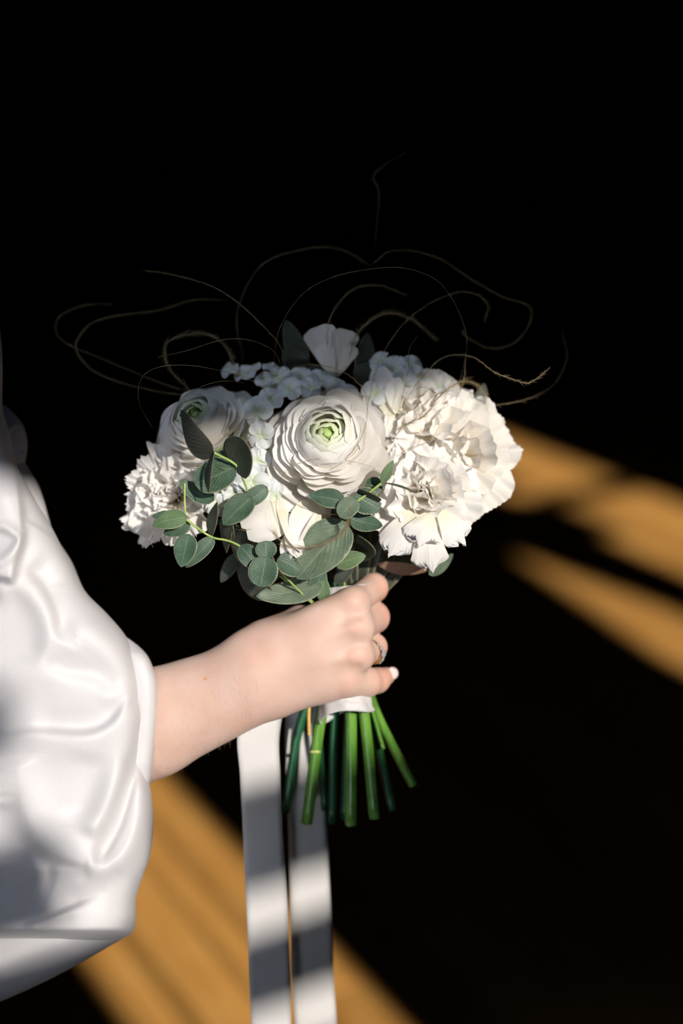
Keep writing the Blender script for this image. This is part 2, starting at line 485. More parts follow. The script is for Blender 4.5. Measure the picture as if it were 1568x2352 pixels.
FING = [[(812, 1384, 54), (857, 1350, 140), (822, 1352, 196), (772, 1362, 204)],
        [(824, 1443, 42), (857, 1418, 140), (820, 1424, 200), (768, 1430, 206)],
        [(825, 1508, 46), (857, 1486, 128), (820, 1492, 198), (768, 1496, 204)],
        [(796, 1566, 60), (842, 1567, 98), (866, 1563, 126), (886, 1553, 146)]]
RAD = [(34, 33, 26, 21), (34, 36.5, 28, 22), (31, 31, 25, 20), (36, 34, 29, 21)]
FN = None
for j, (p, r) in enumerate(zip(FING, RAD)):
    f = seg_d(X, Y, Z, p[0], p[1], r[0], r[1])
    f = smin(f, seg_d(X, Y, Z, p[1], p[2], r[1], r[2]), 8); f = smin(f, seg_d(X, Y, Z, p[2], p[3], r[2], r[3]), 8)
    FN = f if FN is None else smin(FN, f, 4)
D = smin(D, FN, 11)
# knuckle heads and the dips between them
for m, r in zip(MCP, (25, 23, 22, 22)):
    D = smin(D, np.sqrt((X - m[0] + 8) ** 2 + (Y - m[1]) ** 2 + (Z - m[2] + 12) ** 2) - r, 18)
for a, b in zip(MCP, MCP[1:]):
    mx, my, mz = [(p + q) / 2 for p, q in zip(a, b)]
    g = seg_d(X, Y, Z, (mx + 12, my, mz - 40), (mx - 22, my + 3, mz - 54), 4, 2)
    D = -smin(-D, g, 16)
for w, m in zip(WR[1:3], MCP[1:3]):                                                # faint tendons
    a = (w[0] + 60, w[1] + (m[1] - w[1]) * 0.35, 8); b = (m[0] - 20, m[1], m[2] - 32)
    D = smin(D, seg_d(X, Y, Z, a, b, 1, 3), 18)
HV, HF = surface_nets(D, np.array([gx[0], gy[0], gz[0]]), ST)
HV = relax(HV, HF, 10)
# redness over knuckles and finger ends; one small mole on the forearm
red = np.zeros(len(HV))
for m in MCP: red = np.maximum(red, 0.22 * np.exp(-(((HV - np.array(m) + [6, 0, 20]) ** 2).sum(1)) / 26 ** 2))
red = np.maximum(red, 0.42 * np.clip((HV[:, 0] - 850) / 40, 0, 1)); red = np.maximum(red, 0.3 * np.clip((HV[:, 2] - 90) / 60, 0, 1))
wrist = 0.08 * np.exp(-((HV[:, 0] - 600) / 50) ** 2); red = np.maximum(red, wrist)
mole = np.exp(-(((HV[:, 0] - 471) ** 2 + (HV[:, 1] - 1559) ** 2) / 3.6 ** 2)) * (HV[:, 2] < 60)
arm = mesh_obj('arm', P(HV[:, 0], HV[:, 1], HV[:, 2]), HF[:, ::-1], M_SKIN, parent=person, tint=np.stack([red, mole, red * 0], 1),
               label='bare right forearm and fist')

# arm hair: fine short strands
ii = np.where((HV[:, 0] > 345) & (HV[:, 0] < 590) & (HV[:, 2] < 70))[0]
hp = []
for i in RNG.choice(ii, 420, replace=False):
    x, y, z = HV[i]; a = 2.1 + 0.5 * (y - 1560) / 120 + RNG.normal(0, 0.25); l = RNG.uniform(9, 20)
    nz = np.array([0, (y - (1662 - (x - 345) * .4)) / 130.0])
    t = np.linspace(0, 1, 4)[:, None]
    pp = np.array([x, y, z]) + t * np.array([math.cos(a) * l * -0.4, math.sin(a) * l, -1.5]) + t * t * np.array([-3, 1, 1.5])
    hp.append(tube(P(pp[:, 0], pp[:, 1], pp[:, 2] - 0.8), np.array([0.16, 0.14, 0.1, 0.04]) * U, 3, False))
V, F, _ = join(hp); mesh_obj('arm_hair', V, F, M_HAIR, parent=person, kind='stuff')


def ellipsoid(c, ax, rx, ry, rz, n=14):
    """c in px space, ax = 3x3 rows of axes in px space"""
    th = np.linspace(0, 2 * np.pi, n, endpoint=False); ph = np.linspace(-np.pi / 2, np.pi / 2, n)
    T, H = np.meshgrid(th, ph, indexing='ij')
    q = np.stack([np.cos(T) * np.cos(H) * rx, np.sin(T) * np.cos(H) * ry, np.sin(H) * rz], -1).reshape(-1, 3) @ np.asarray(ax) + np.asarray(c)
    return P(q[:, 0], q[:, 1], q[:, 2]), grid_faces(n, n, True)


def frame(d, up):
    d = nrm(d); u = np.array(up, float); u = nrm(u - (u @ d) * d); return np.array([d, np.cross(u, d), u])


# nails: one on each finger end
for j, p in enumerate(FING):
    a, b = np.array(p[2], float), np.array(p[3], float); d = nrm(b - a)
    dors = np.array([0.75, -0.35, 0.1]) if j == 3 else np.array([-0.1, -0.1, 1.0])
    fr = frame(d, dors); r = RAD[j][3]
    c = b + d * (r * 0.45) + fr[2] * r * 0.62
    V, F = ellipsoid(c, fr, 18 if j == 3 else 15, r * 0.72, r * 0.42)
    mesh_obj('fingernail', V, F, M_NAIL, parent=person, label='pale pink manicured nail')

# ring on the ring finger
a, b = np.array(FING[2][0], float), np.array(FING[2][1], float); d = nrm(b - a + np.array([26, -30, 0])); c = a + (b - a) * 0.66 + np.array([2, 2, 0])
fr = frame(d, (1, -0.1, 0.0))
th = np.linspace(0, 2 * np.pi, 41); rp = c + 31.5 * (np.cos(th)[:, None] * fr[2] + np.sin(th)[:, None] * fr[1])
V, F = tube(P(rp[:, 0], rp[:, 1], rp[:, 2]), 3.4 * U, 8, False)
ring = mesh_obj('ring', V, F, M_GOLD, parent=person, label='gold ring with pale stones on the ring finger')
for k, (an, sz) in enumerate(((0.0, 9), (-0.42, 6), (0.42, 6), (-0.75, 4.5), (0.75, 4.5))):
    g = c + (35 + sz * 0.3) * (math.cos(an) * fr[2] + math.sin(an) * fr[1])
    n_ = nrm(g - c); f2 = frame(n_, d)
    prof = [(-0.7, 0.15), (0.0, 1.0), (0.35, 0.95), (0.6, 0.6), (0.6, 0.0)]
    tt = np.linspace(0, 2 * np.pi, 8, endpoint=False)
    q = np.array([g + f2[0] * h * sz * 0.7 + (f2[1] * math.cos(t) + f2[2] * math.sin(t)) * r * sz for t in tt for h, r in prof])
    mesh_obj('gemstone', P(q[:, 0], q[:, 1], q[:, 2]), grid_faces(8, 5, True), M_GEM, parent=ring, smooth=False)


# ---- sleeve
def ridge(x, y, poly, amp, wl, wr, end=0.12):
    """height of a fold along a polyline; wl / wr: fall-off on its left / right side (walking along)"""
    p = catmull(poly, 6); best = np.full(x.shape, 1e9); side = np.zeros(x.shape); par = np.zeros(x.shape)
    L = np.concatenate([[0], np.cumsum(np.linalg.norm(np.diff(p, axis=0), axis=1))]); L /= L[-1]
    for i in range(len(p) - 1):
        a, b = p[i], p[i + 1]; ab = b - a; t = np.clip(((x - a[0]) * ab[0] + (y - a[1]) * ab[1]) / (ab @ ab + 1e-9), 0, 1)
        dx = x - a[0] - t * ab[0]; dy = y - a[1] - t * ab[1]; dd = np.hypot(dx, dy); m = dd < best
        best = np.where(m, dd, best); side = np.where(m, ab[0] * dy - ab[1] * dx, side); par = np.where(m, L[i] + t * (L[i + 1] - L[i]), par)
    w = np.where(side < 0, wl, wr)                # side<0: left of the walking direction on the photo (y down)
    fade = np.clip(par / end, 0, 1) * np.clip((1 - par) / end, 0, 1); fade = fade * fade * (3 - 2 * fade)
    return amp * 0.85 * np.exp(-(best / (w * 1.4)) ** 2) * (fade if end else 1)


def puff(name, rows, dc, rd, folds, ny=240, nt=260, pw=0.8, lab=None, mat=None):
    rows = np.array(rows, float); ys = np.linspace(rows[0, 0], rows[-1, 0], ny)
    cr = catmull(rows, 10); cr = cr[np.argsort(cr[:, 0])]
    xl = np.interp(ys, cr[:, 0], cr[:, 1]); xr = np.interp(ys, cr[:, 0], cr[:, 2])
    th = np.linspace(0, 2 * np.pi, nt, endpoint=False)
    c = np.sign(np.cos(th)) * np.abs(np.cos(th)) ** pw; s = np.sign(np.sin(th)) * np.abs(np.sin(th)) ** pw
    xm = (xl + xr) / 2; hw = (xr - xl) / 2
    X = xm[None] + hw[None] * c[:, None]; Yg = np.broadcast_to(ys[None], X.shape)
    e = np.clip((ys - ys[0]) / 60, 0, 1) * np.clip((ys[-1] - ys) / 32, 0, 1); tz = np.sqrt(np.clip(e, 0.0004, 1))
    rr = np.minimum(rd, hw * 0.9) if np.ndim(rd) == 0 else rd
    sx = s[:, None] * rr[None] * tz[None]
    fr = np.clip(s, 0, 1)[:, None] ** 0.7
    H = np.zeros(X.shape)
    for f in folds: H += ridge(X, Yg, *f)
    Dg = dc - sx - H * fr * np.clip(tz, 0, 1)[None]
    V = P(X, Yg, Dg).reshape(-1, 3)
    F = grid_faces(nt, ny, True).tolist(); F.append([i * ny for i in range(nt)][::-1]); F.append([i * ny + ny - 1 for i in range(nt)])
    return mesh_obj(name, V, F, mat or M_SATIN, parent=person, label=lab)


FOLDS = [
    # front roll hanging from the shoulder and its knot
    ([(-10, 900), (12, 970), (30, 1070), (42, 1170), (44, 1235), (30, 1290), (18, 1345)], 46, 9, 60, 0.05),
    ([(-20, 1205), (15, 1212), (44, 1240), (20, 1278), (-20, 1300)], 16, 9, 9, 0.1),
    # rounded upper edge of the main puff
    ([(52, 1196), (95, 1222), (130, 1250), (158, 1296), (170, 1350)], 14, 5, 42, 0.1),
    ([(168, 1300), (192, 1370), (250, 1425), (285, 1480)], -10, 14, 20, 0.2),
    # soft valley and rolling folds over the middle
    ([(60, 1290), (112, 1350), (142, 1430), (124, 1470)], -24, 34, 12, 0.2),
    ([(-30, 1370), (40, 1345), (95, 1390), (116, 1470), (90, 1530), (-30, 1560)], 22, 44, 22, 0.1),
    ([(90, 1510), (160, 1535), (230, 1550), (280, 1600)], -14, 26, 16, 0.2),
    ([(140, 1440), (210, 1450), (270, 1500), (306, 1570), (318, 1620)], 16, 26, 34, 0.15),
    # the lip that crosses to the cuff
    ([(-30, 1715), (50, 1690), (120, 1688), (200, 1692), (262, 1664), (302, 1606), (322, 1590)], 22, 10, 40, 0.1),
    ([(70, 1660), (150, 1672), (230, 1660), (280, 1610)], -16, 28, 12, 0.2),
    # long V folds to the cuff
    ([(326, 1612), (308, 1680), (282, 1750), (244, 1850), (196, 1930)], 24, 16, 22, 0.12),
    ([(318, 1720), (300, 1800), (272, 1895), (222, 1984)], -24, 9, 18, 0.15),
    ([(330, 1780), (326, 1860), (300, 1940), (250, 1992), (190, 1990)], 22, 20, 14, 0.12),
    ([(210, 1720), (200, 1800), (180, 1900)], -14, 34, 30, 0.25),
    # edge of the deep recess on the left
    ([(20, 1740), (44, 1830), (78, 1920), (130, 1962), (230, 1990)], 26, 40, 13, 0.08),
    ([(-40, 1850), (20, 1930), (110, 2010), (150, 2100)], -52, 40, 60, 0.06),
    ([(-40, 1990), (40, 1994), (100, 2012)], 18, 12, 16, 0.05),
    ([(133, 1985), (128, 2040), (90, 2100), (60, 2140)], 20, 34, 10, 0.1),
    ([(150, 2080), (220, 2050), (290, 1990)], -10, 18, 26, 0.2),
    ([(300, 2150), (318, 2080), (335, 2010)], -22, 14, 14, 0.1),
]
rows = [(330, -360, -150), (420, -400, -90), (560, -420, -40), (680, -420, -14), (780, -420, 2), (860, -420, 6), (940, -420, 6), (1000, -410, 24), (1060, -400, 36), (1110, -390, 60), (1160, -390, 88), (1210, -380, 118), (1260, -370, 144), (1310, -360, 172), (1360, -350, 197),
        (1410, -340, 246), (1460, -330, 288), (1510, -330, 311), (1570, -330, 325), (1640, -330, 331), (1700, -330, 327), (1745, -330, 328), (1800, -330, 343), (1860, -330, 351), (1910, -330, 351), (1970, -330, 343), (2020, -330, 325), (2065, -330, 312), (2110, -330, 312), (2140, -330, 305), (2158, -330, 270), (2166, -330, 180)]
puff('sleeve', rows, 95, 210, FOLDS, ny=330, nt=420, pw=0.55, lab='puffed white satin sleeve')
puff('sleeve_cuff', [(1440, 120, 250), (1470, 110, 300), (1500, 100, 334), (1530, 100, 350), (1565, 100, 360), (1610, 100, 362), (1660, 100, 360), (1710, 100, 355), (1760, 100, 350), (1800, 100, 343), (1830, 100, 320)],
     90, 130, [([(340, 1490), (350, 1560), (350, 1640), (343, 1780)], 10, 18, 30, 0.1)], ny=120, nt=200, pw=0.32, lab='narrow satin band at the cuff opening')
puff('sleeve_hem', [(2040, -330, 230), (2080, -330, 290), (2120, -330, 306), (2148, -330, 292), (2180, -330, 240), (2220, -330, 170), (2260, -330, 92), (2300, -330, 2), (2345, -330, -120)], 105, 128,
     [([(-40, 2290), (60, 2240), (180, 2190), (280, 2150)], -14, 22, 18, 0.1), ([(-40, 2235), (60, 2190), (160, 2165)], 12, 20, 20, 0.1)], ny=120, nt=160, lab='lower hem layer of the satin sleeve')
puff('sleeve_ruffle', [(930, -200, 12), (960, -200, 42), (985, -200, 57), (1020, -200, 63), (1060, -200, 58), (1090, -200, 46), (1120, -200, 30)], 190, 90,
     [([(24, 985), (45, 1010), (60, 1040)], -16, 12, 12, 0.1)], ny=90, nt=120, lab='shaded satin ruffle high on the sleeve')
puff('sleeve_back_layer', [(1030, -200, 40), (1070, -200, 62), (1110, -200, 86), (1150, -200, 101), (1190, -200, 112), (1230, -200, 126), (1290, -200, 164), (1350, -200, 190), (1420, -200, 230)], 185, 100,
     [([(60, 1090), (80, 1150), (100, 1200)], 8, 12, 20, 0.1)], ny=110, nt=130, lab='back layer of the satin sleeve')

# ------------------------------------------------------------------ bouquet
BIND = np.array([795, 1420, 115.0])
bouquet = empty('bouquet', P(*BIND), category='bouquet',
                label='round bridal bouquet of white flowers and eucalyptus with ribbon tails held in the fist')
NPET = [0]


def rot_to(axis, roll=0.0):
    a = nrm(cv(np.array(axis, float))); h = np.array([0.13, 0.2, 0.97]) if abs(a[2]) < 0.9 else np.array([1.0, 0, 0])
    x = nrm(np.cross(h, a)); y = np.cross(a, x)
    x, y = x * math.cos(roll) + y * math.sin(roll), -x * math.sin(roll) + y * math.cos(roll)
    return np.array([x, y, a])                    # rows


def ranunculus(c, R, axis, rings=13, squash=(1, 1), seed=0, green=1.0, lab=None, roll=0.0):
    rng = np.random.default_rng(seed); C0 = P(*c); Rm = rot_to(axis, roll); s = R * U

    def tow(l): return C0 + (l * np.array([squash[0], squash[1], 1.0])) @ Rm
    th = np.linspace(0, np.pi, 8); ph = np.linspace(0, 2 * np.pi, 14, endpoint=False)
    H, T = np.meshgrid(ph, th, indexing='ij')
    core = np.stack([np.sin(T) * np.cos(H) * 0.45 * s, np.sin(T) * np.sin(H) * 0.45 * s, -0.45 * s + np.cos(T) * 0.3 * s], -1).reshape(-1, 3)
    fl = mesh_obj('ranunculus', tow(core), grid_faces(14, 8, True), M_CORE, parent=bouquet, org=C0, label=lab)
    tz = [0, .12, .22, .34, .40, .46, .60, .75, .88, 1.0]
    zz = [.46, .50, .51, .46, .37, .34, .25, .10, -.08, -.30]
    zz = [z - 0.0 for z in zz]
    leans = [-80, -74, -62, -34, 36, 50, 56, 48, 32, 6]
    nu, nv = 21, 14
    small = []
    for k in range(rings):
        t = (k + 0.6) / (rings - 0.4); t = min(1, t)
        rk = s * (0.03 + 0.93 * t ** 0.93); zk = s * np.interp(t, tz, zz); lean = math.radians(np.interp(t, tz, leans))
        n = int(round(np.interp(t, [0, 0.3, 0.6, 1], [5, 6, 7, 9]))); ph0 = rng.uniform(0, 6.28)
        for j in range(n):
            w = np.pi / n * rng.uniform(1.25, 1.6); a0 = ph0 + 2 * np.pi * j / n + rng.normal(0, 0.12)
            ln = lean + rng.normal(0, 0.09); dr = rng.normal(0, 0.016) * s * (1 if t > .3 else .4); dz = rng.normal(0, 0.018) * s
            uu = np.linspace(-1, 1, nu); vv = np.linspace(0, 1, nv) ** 1.5
            Ug, Vg = np.meshgrid(uu, vv, indexing='ij')
            tilt = rng.normal(0, 0.05)
            s0 = np.interp(t, [0, .35, .5], [.05, .12, .28]) * np.abs(Ug) ** 2.6 + tilt * Ug * 0.5 + 0.02 * np.sin(Ug * rng.uniform(3, 7) + rng.uniform(0, 6))
            m = np.clip(s0 + (1 - s0) * Vg, 0, 1)
            p0 = np.array([rk + dr, zk + dz]); dl = s * np.interp(t, [0, .3, .5, 1], [.22, .36, .36, .5])
            p1 = p0 + dl * np.array([-math.sin(ln), -math.cos(ln)]); p2 = np.array([0.04 * s, -0.72 * s])
            r = (1 - m) ** 2 * p0[0] + 2 * m * (1 - m) * p1[0] + m * m * p2[0]
            z = (1 - m) ** 2 * p0[1] + 2 * m * (1 - m) * p1[1] + m * m * p2[1]
            # edges: one side tucked in, the other out; slight curl at the lip
            r = r + (0.020 * Ug + 0.02 * np.abs(Ug) ** 3) * s * (1 - m) + 0.010 * s * np.sin(Ug * 5 + rng.uniform(0, 6)) * (1 - m) * min(1, t * 1.8)
            lip = np.exp(-((m - s0) / 0.06) ** 2)
            r = r + lip * s * rng.uniform(-0.004, 0.018) * (1 if t > .4 else -.6)
            ang = a0 + Ug * w
            V = tow(np.stack([r * np.cos(ang), r * np.sin(ang), z], -1).reshape(-1, 3))
            g = np.clip(1 - t / 0.26, 0, 1) ** 1.2 * green * 0.65 * (0.55 + 0.45 * (m.ravel() > -1))
            foot = np.clip((m.ravel() - 0.3) / 0.6, 0.0, 1)
            T_ = np.stack([np.full(len(V), 1.0) * g, foot, (Ug.ravel() + j + k * 3.1)], 1)
            F = grid_faces(nu, nv)
            if k < 3: small.append((V, F, T_))
            else: mesh_obj('petal', V, F, M_RAN, parent=fl, tint=T_); NPET[0] += 1
    # the tight green heart
    for k in range(7):
        th = np.linspace(0, 1.7 * np.pi, 16) + rng.uniform(0, 6.28); r = s * (0.012 + 0.011 * k); h = np.linspace(0, 1, 5)
        T, H = np.meshgrid(th, h, indexing='ij')
        V = tow(np.stack([r * np.cos(T) * (1 + .3 * H), r * np.sin(T) * (1 + .3 * H), s * (0.47 - 0.012 * (7 - k)) - H * 0.2 * s], -1).reshape(-1, 3))
        small.append((V, grid_faces(16, 5), np.stack([np.full(len(V), 1.0), V[:, 0] * 0, V[:, 0] * 0], 1)))
    th = np.linspace(0, np.pi / 2, 6); ph = np.linspace(0, 2 * np.pi, 16, endpoint=False); H, T = np.meshgrid(ph, th, indexing='ij')
    rr_ = 0.13 * s * np.sin(T) * (1 + 0.06 * np.sin(H * 5 + T * 6)); dm = np.stack([rr_ * np.cos(H), rr_ * np.sin(H), s * 0.30 + np.cos(T) * 0.12 * s], -1).reshape(-1, 3)
    small.append((tow(dm), grid_faces(16, 6, True), np.stack([np.full(len(dm), 1.0), dm[:, 0] * 0, dm[:, 0] * 0], 1)))
    V, F, T_ = join(small); mesh_obj('flower_heart', V, F, M_RAN, parent=fl, tint=T_, label='tight pale green heart', kind='stuff')
    return fl


def fan_petal(tow, s, az, th0, th1, L, W, ruff, freq, serr, rng, mat, parent, cup=0.0, twist=0.0, nu=37, nv=20, z0=0.0, round_=0.35, green=0.0):
    """a petal that springs from the foot, arcs from angle th0 to th1 off the axis and spreads to a ruffled rim"""
    uu = np.linspace(-1, 1, nu); vv = np.linspace(0, 1, nv); Ug, Vg = np.meshgrid(uu, vv, indexing='ij')
    ser = np.zeros(nu)
    if serr: ser = serr * (np.abs(((uu * 9 + rng.uniform(0, 1)) % 1) * 2 - 1) - 0.5) + serr * rng.normal(0, 0.5, nu)
    end = 1 - round_ * np.abs(uu) ** 2.4 + ser + 0.04 * np.sin(uu * 4 + rng.uniform(0, 6))
    q = Vg * end[:, None]
    thv = th0 + (th1 - th0) * q ** 1.1
    n = 40; qs = np.linspace(0, 1.25, n); tt = th0 + (th1 - th0) * qs ** 1.1
    ri = np.concatenate([[0], np.cumsum(np.sin(tt[:-1]) * np.diff(qs))]); zi = np.concatenate([[0], np.cumsum(np.cos(tt[:-1]) * np.diff(qs))])
    r = np.interp(q, qs, ri) * L; z = np.interp(q, qs, zi) * L
    wd = W * (0.10 + 0.90 * q ** 0.75)
    p1, p2, p3 = rng.uniform(0, 6.28, 3)
    hgt = ruff * q ** 1.8 * (np.sin(Ug * freq + p1) + 0.5 * np.sin(Ug * freq * 1.9 + p2 + q * 2) + 0.25 * np.sin(Ug * freq * 3.7 + p3)) + cup * Ug ** 2 * q
    nr, nz = -np.cos(thv), np.sin(thv)             # normal towards the axis side
    x = Ug * wd; rr = r + hgt * nr; zz = z + hgt * nz + z0
    xx = x * np.cos(twist) ; rr = rr + x * np.sin(twist)
    X = rr * np.cos(az) - xx * np.sin(az); Yy = rr * np.sin(az) + xx * np.cos(az)
    V = tow(np.stack([X, Yy, zz], -1).reshape(-1, 3) * s)
    foot = np.clip(1 - q.ravel() * 1.5, 0, 1) ** 1.2
    T = np.stack([np.full(len(V), green) * foot, foot * 0.9 + 0.03, Ug.ravel() * 0.7 + az], 1)
    NPET[0] += 1
    return mesh_obj('petal', V, grid_faces(nu, nv), mat, parent=parent, tint=T)


def core_of(name, tow, s, C0, lab, rr=0.22, z=-0.1, hh=0.3):
    th = np.linspace(0, np.pi, 7); ph = np.linspace(0, 2 * np.pi, 12, endpoint=False); H, T = np.meshgrid(ph, th, indexing='ij')
    core = np.stack([np.sin(T) * np.cos(H) * rr * s, np.sin(T) * np.sin(H) * rr * s, (z + np.cos(T) * hh) * s], -1).reshape(-1, 3)
    return mesh_obj(name, tow(core), grid_faces(12, 7, True), M_CORE, parent=bouquet, org=C0, label=lab)


def carnation(c, R, axis, n=34, seed=0, serr=0.035, ruff=0.10, W=0.42, lab=None, name='carnation', spread=1.75, mat=None, sq=(1, 1), freq=5, L0=0.78, roll=0.0):
    rng = np.random.default_rng(seed); C0 = P(*c); Rm = rot_to(axis, roll); s = R * U
    def tow(l): return C0 + (l * np.array([sq[0], sq[1], 1.0]) + np.array([0, 0, -0.35 * s])) @ Rm
    fl = core_of(name, tow, s, C0, lab)
    for i in range(n):
        t = (i + 0.5) / n; az = i * 2.399963 + rng.normal(0, 0.2)
        th1 = -0.85 + (spread + 0.95) * t ** 0.62 + rng.normal(0, 0.1); th0 = 0.42 + 0.55 * t ** 1.1
        L = (L0 + 0.42 * t ** 1.3) * rng.uniform(0.93, 1.07) * (1.0 if t > 0.2 else 0.95)
        fan_petal(tow, s, az, th0, th1, L, W * (0.80 + 0.42 * t) * rng.uniform(0.9, 1.15), ruff * (0.75 + 0.15 * t), freq + rng.uniform(-1, 1.5), serr, rng, mat or M_CAR, fl,
                  twist=rng.normal(0, 0.25) * (1 - t))
    return fl


def leafish(name, B, T, visw, N, mat, parent, prof='euc', cup=0.06, bend=0.05, fold=0.0, nu=13, nv=17, solid=0.00035, label=None, wave=0.0, seed=0):
    """a leaf from foot B to tip T (px, py, depth); visw = width seen in the photo, N = facing (right, up, lens)"""
    rng = np.random.default_rng(seed + int(B[0] * 7 + T[1]))
    b, t = P(*B), P(*T); a = t - b; L = np.linalg.norm(a); ah = a / L
    n = nrm(cv(np.array(N, float))); n = nrm(n - (n @ ah) * ah); s = np.cross(n, ah)
    ai = nrm(np.array([T[0] - B[0], B[1] - T[1]])); si = np.array([s @ RGT, s @ UPV]); vis = abs(si[0] * -ai[1] + si[1] * ai[0])
    w = visw * U / max(vis, 0.3) / 2
    vv = np.linspace(0, 1, nv); uu = np.linspace(-1, 1, nu)
    if prof == 'euc': pr = np.sin(np.pi * np.clip(vv, 0, 1) ** 0.78) ** 0.62 * (1 - 0.12 * vv)
    elif prof == 'round': pr = np.sqrt(np.clip(1 - (2 * vv - 1) ** 2, 0, 1)) ** 0.9
    elif prof == 'lance': pr = np.sin(np.pi * vv ** 0.9) ** 0.9
    elif prof == 'petal': pr = np.sin(np.pi * np.clip(vv * 0.86 + 0.05, 0, 1) ** 1.25) ** 0.6
    elif prof == 'fan': pr = (0.18 + 0.82 * vv ** 0.7) * np.clip((1.02 - vv) / 0.12, 0, 1) ** 0.5
    else: pr = np.ones(nv)
    Ug, Vg = np.meshgrid(uu, vv, indexing='ij'); Pg = np.broadcast_to(pr[None], Ug.shape)
    hh = cup * w * 2 * (Ug * Pg) ** 2 + fold * w * np.abs(Ug) * Pg + bend * L * 4 * Vg * (1 - Vg)
    hh = hh + wave * w * (np.sin(Ug * 4 + Vg * 6 + rng.uniform(0, 6)) + 0.6 * np.sin(Vg * 9 + Ug * 2 + rng.uniform(0, 6))) * np.abs(Ug) ** 0.7 * Pg
    V = b + Vg[..., None] * a + (Ug * Pg * w)[..., None] * s + hh[..., None] * n
    V = V.reshape(-1, 3)
    if mat in (M_RAN, M_CAR, M_ROSE, M_HYD):
        ft = np.clip(1 - Vg.ravel() * 1.8, 0, 1); Tn = np.stack([ft * 0.08, ft * 0.6, Ug.ravel() * 0.8], 1); solid = 0
    else: Tn = np.stack([np.maximum(np.abs(Ug), np.clip((np.abs(Vg - .5) * 2 - .93) / .07, 0, 1)).ravel(), Vg.ravel(), Ug.ravel()], 1)
    return mesh_obj(name, V, grid_faces(nu, nv), mat, parent=parent, org=b, tint=Tn, solid=solid, label=label)


def stem(name, pts, r, mat, parent, n=8, label=None, r2=None):
    p = catmull(pts, 8); V, F = tube(P(p[:, 0], p[:, 1], p[:, 2]), np.linspace(r, r2 or r, len(p)) * U, n)
    return mesh_obj(name, V, F, mat, parent=parent, label=label)


# --- flowers
ranunculus((757, 1026, 42), 180, (-0.04, 0.36, 0.93), 15, (1.0, 1.0), 11, lab='largest ranunculus, open and facing the lens')
ranunculus((470, 985, 95), 150, (-0.30, 0.50, 0.81), 11, (1.0, 1.0), 5, green=1.3, lab='ranunculus at the upper left, half shaded')
carnation((975, 1130, 45), 150, (0.05, 0.12, 0.98), 26, 7, serr=0.028, ruff=0.085, lab='front carnation with fringed petals', W=0.58, L0=0.62)
carnation((388, 1140, 95), 124, (-0.4, 0.05, 0.9), 30, 18, lab='smaller carnation on the left edge', W=0.42, ruff=0.13)
carnation((1042, 1045, 110), 158, (0.25, 0.15, 0.95), 24, 21, serr=0.012, ruff=0.075, W=0.55, lab='large ruffled bloom on the right edge', name='garden_rose', mat=M_ROSE, freq=5.5)
carnation((968, 950, 120), 135, (0.05, 0.5, 0.85), 20, 31, serr=0.012, ruff=0.08, W=0.5, lab='creamy bloom at the upper right', name='garden_rose', mat=M_ROSE, freq=4)

# fringed outer petals of the front carnation, hanging
c0 = [o for o in bouquet.children if o.name.startswith('carnation')][0]
for B, T, w, N in (((945, 1175, 15), (893, 1272, 2), 92, (-.1, .3, 1)), ((975, 1190, 5), (990, 1308, 8), 96, (0, .25, 1)), ((1010, 1175, 10), (1062, 1248, 10), 84, (.2, .2, 1)), ((985, 1180, -5), (960, 1248, -18), 100, (0, .35, 1))):
    o = leafish('petal', B, T, w, N, M_CAR, c0, 'fan', cup=-0.08, bend=0.08, nu=41, nv=20, wave=0.07)
    me = o.data; nv_, nu_ = 20, 41; axis_ = nrm(P(*T) - P(*B)); rg = np.random.default_rng(int(w))
    j_ = [(abs(((i * 0.31) % 1) * 2 - 1) - 0.5) * 0.0022 + rg.normal(0, 0.0006) + 0.002 * math.sin(i * .35) - 0.006 * abs(i / 20 - 1) ** 2.5 for i in range(nu_)]
    for i in range(nu_):
        for j in range(nv_):
            f = (j / (nv_ - 1)) ** 3; v = me.vertices[i * nv_ + j]; v.co = v.co + Vector(axis_ * (j_[i] * f))

# half-open bloom under the big ranunculus
C1 = P(650, 1200, 20)
bl = core_of('lisianthus', lambda l: C1 + l @ rot_to((0, -.1, 1)), 60 * U, C1, 'half-open bloom below the large ranunculus', 0.35, -0.5, 0.5)
for B, T, w, N, bd, cp in (((668, 1165, 22), (550, 1196, 8), 62, (-.25, .45, .9), .12, -.12), ((672, 1200, 10), (566, 1222, -2), 66, (-.3, .0, 1), .14, -.1), ((640, 1170, 5), (700, 1262, -8), 44, (.5, .35, .9), .1, -.1),
                           ((700, 1150, 20), (690, 1235, -6), 66, (.25, .3, .9), .06, .12), ((742, 1165, 26), (690, 1280, 2), 54, (.55, .1, .8), .08, .1), ((672, 1210, 4), (658, 1284, -2), 36, (-.4, 0, .9), .05, .1),
                           ((735, 1160, 40), (725, 1240, 22), 60, (.4, .1, .9), .1, .1), ((600, 1190, 30), (580, 1235, 24), 40, (-.3, -.2, .9), .1, -.1), ((632, 1140, 32), (700, 1172, 22), 40, (0, .5, .8), .1, -.1),
                           ((655, 1225, 2), (688, 1278, -6), 30, (.1, -.1, 1), .1, .2), ((655, 1150, 40), (600, 1170, 30), 50, (-.1, .6, .8), .1, -.1)):
    leafish('petal', B, T, w, N, M_ROSE, bl, 'petal', cup=cp, bend=bd, nu=17, nv=17, wave=0.05)

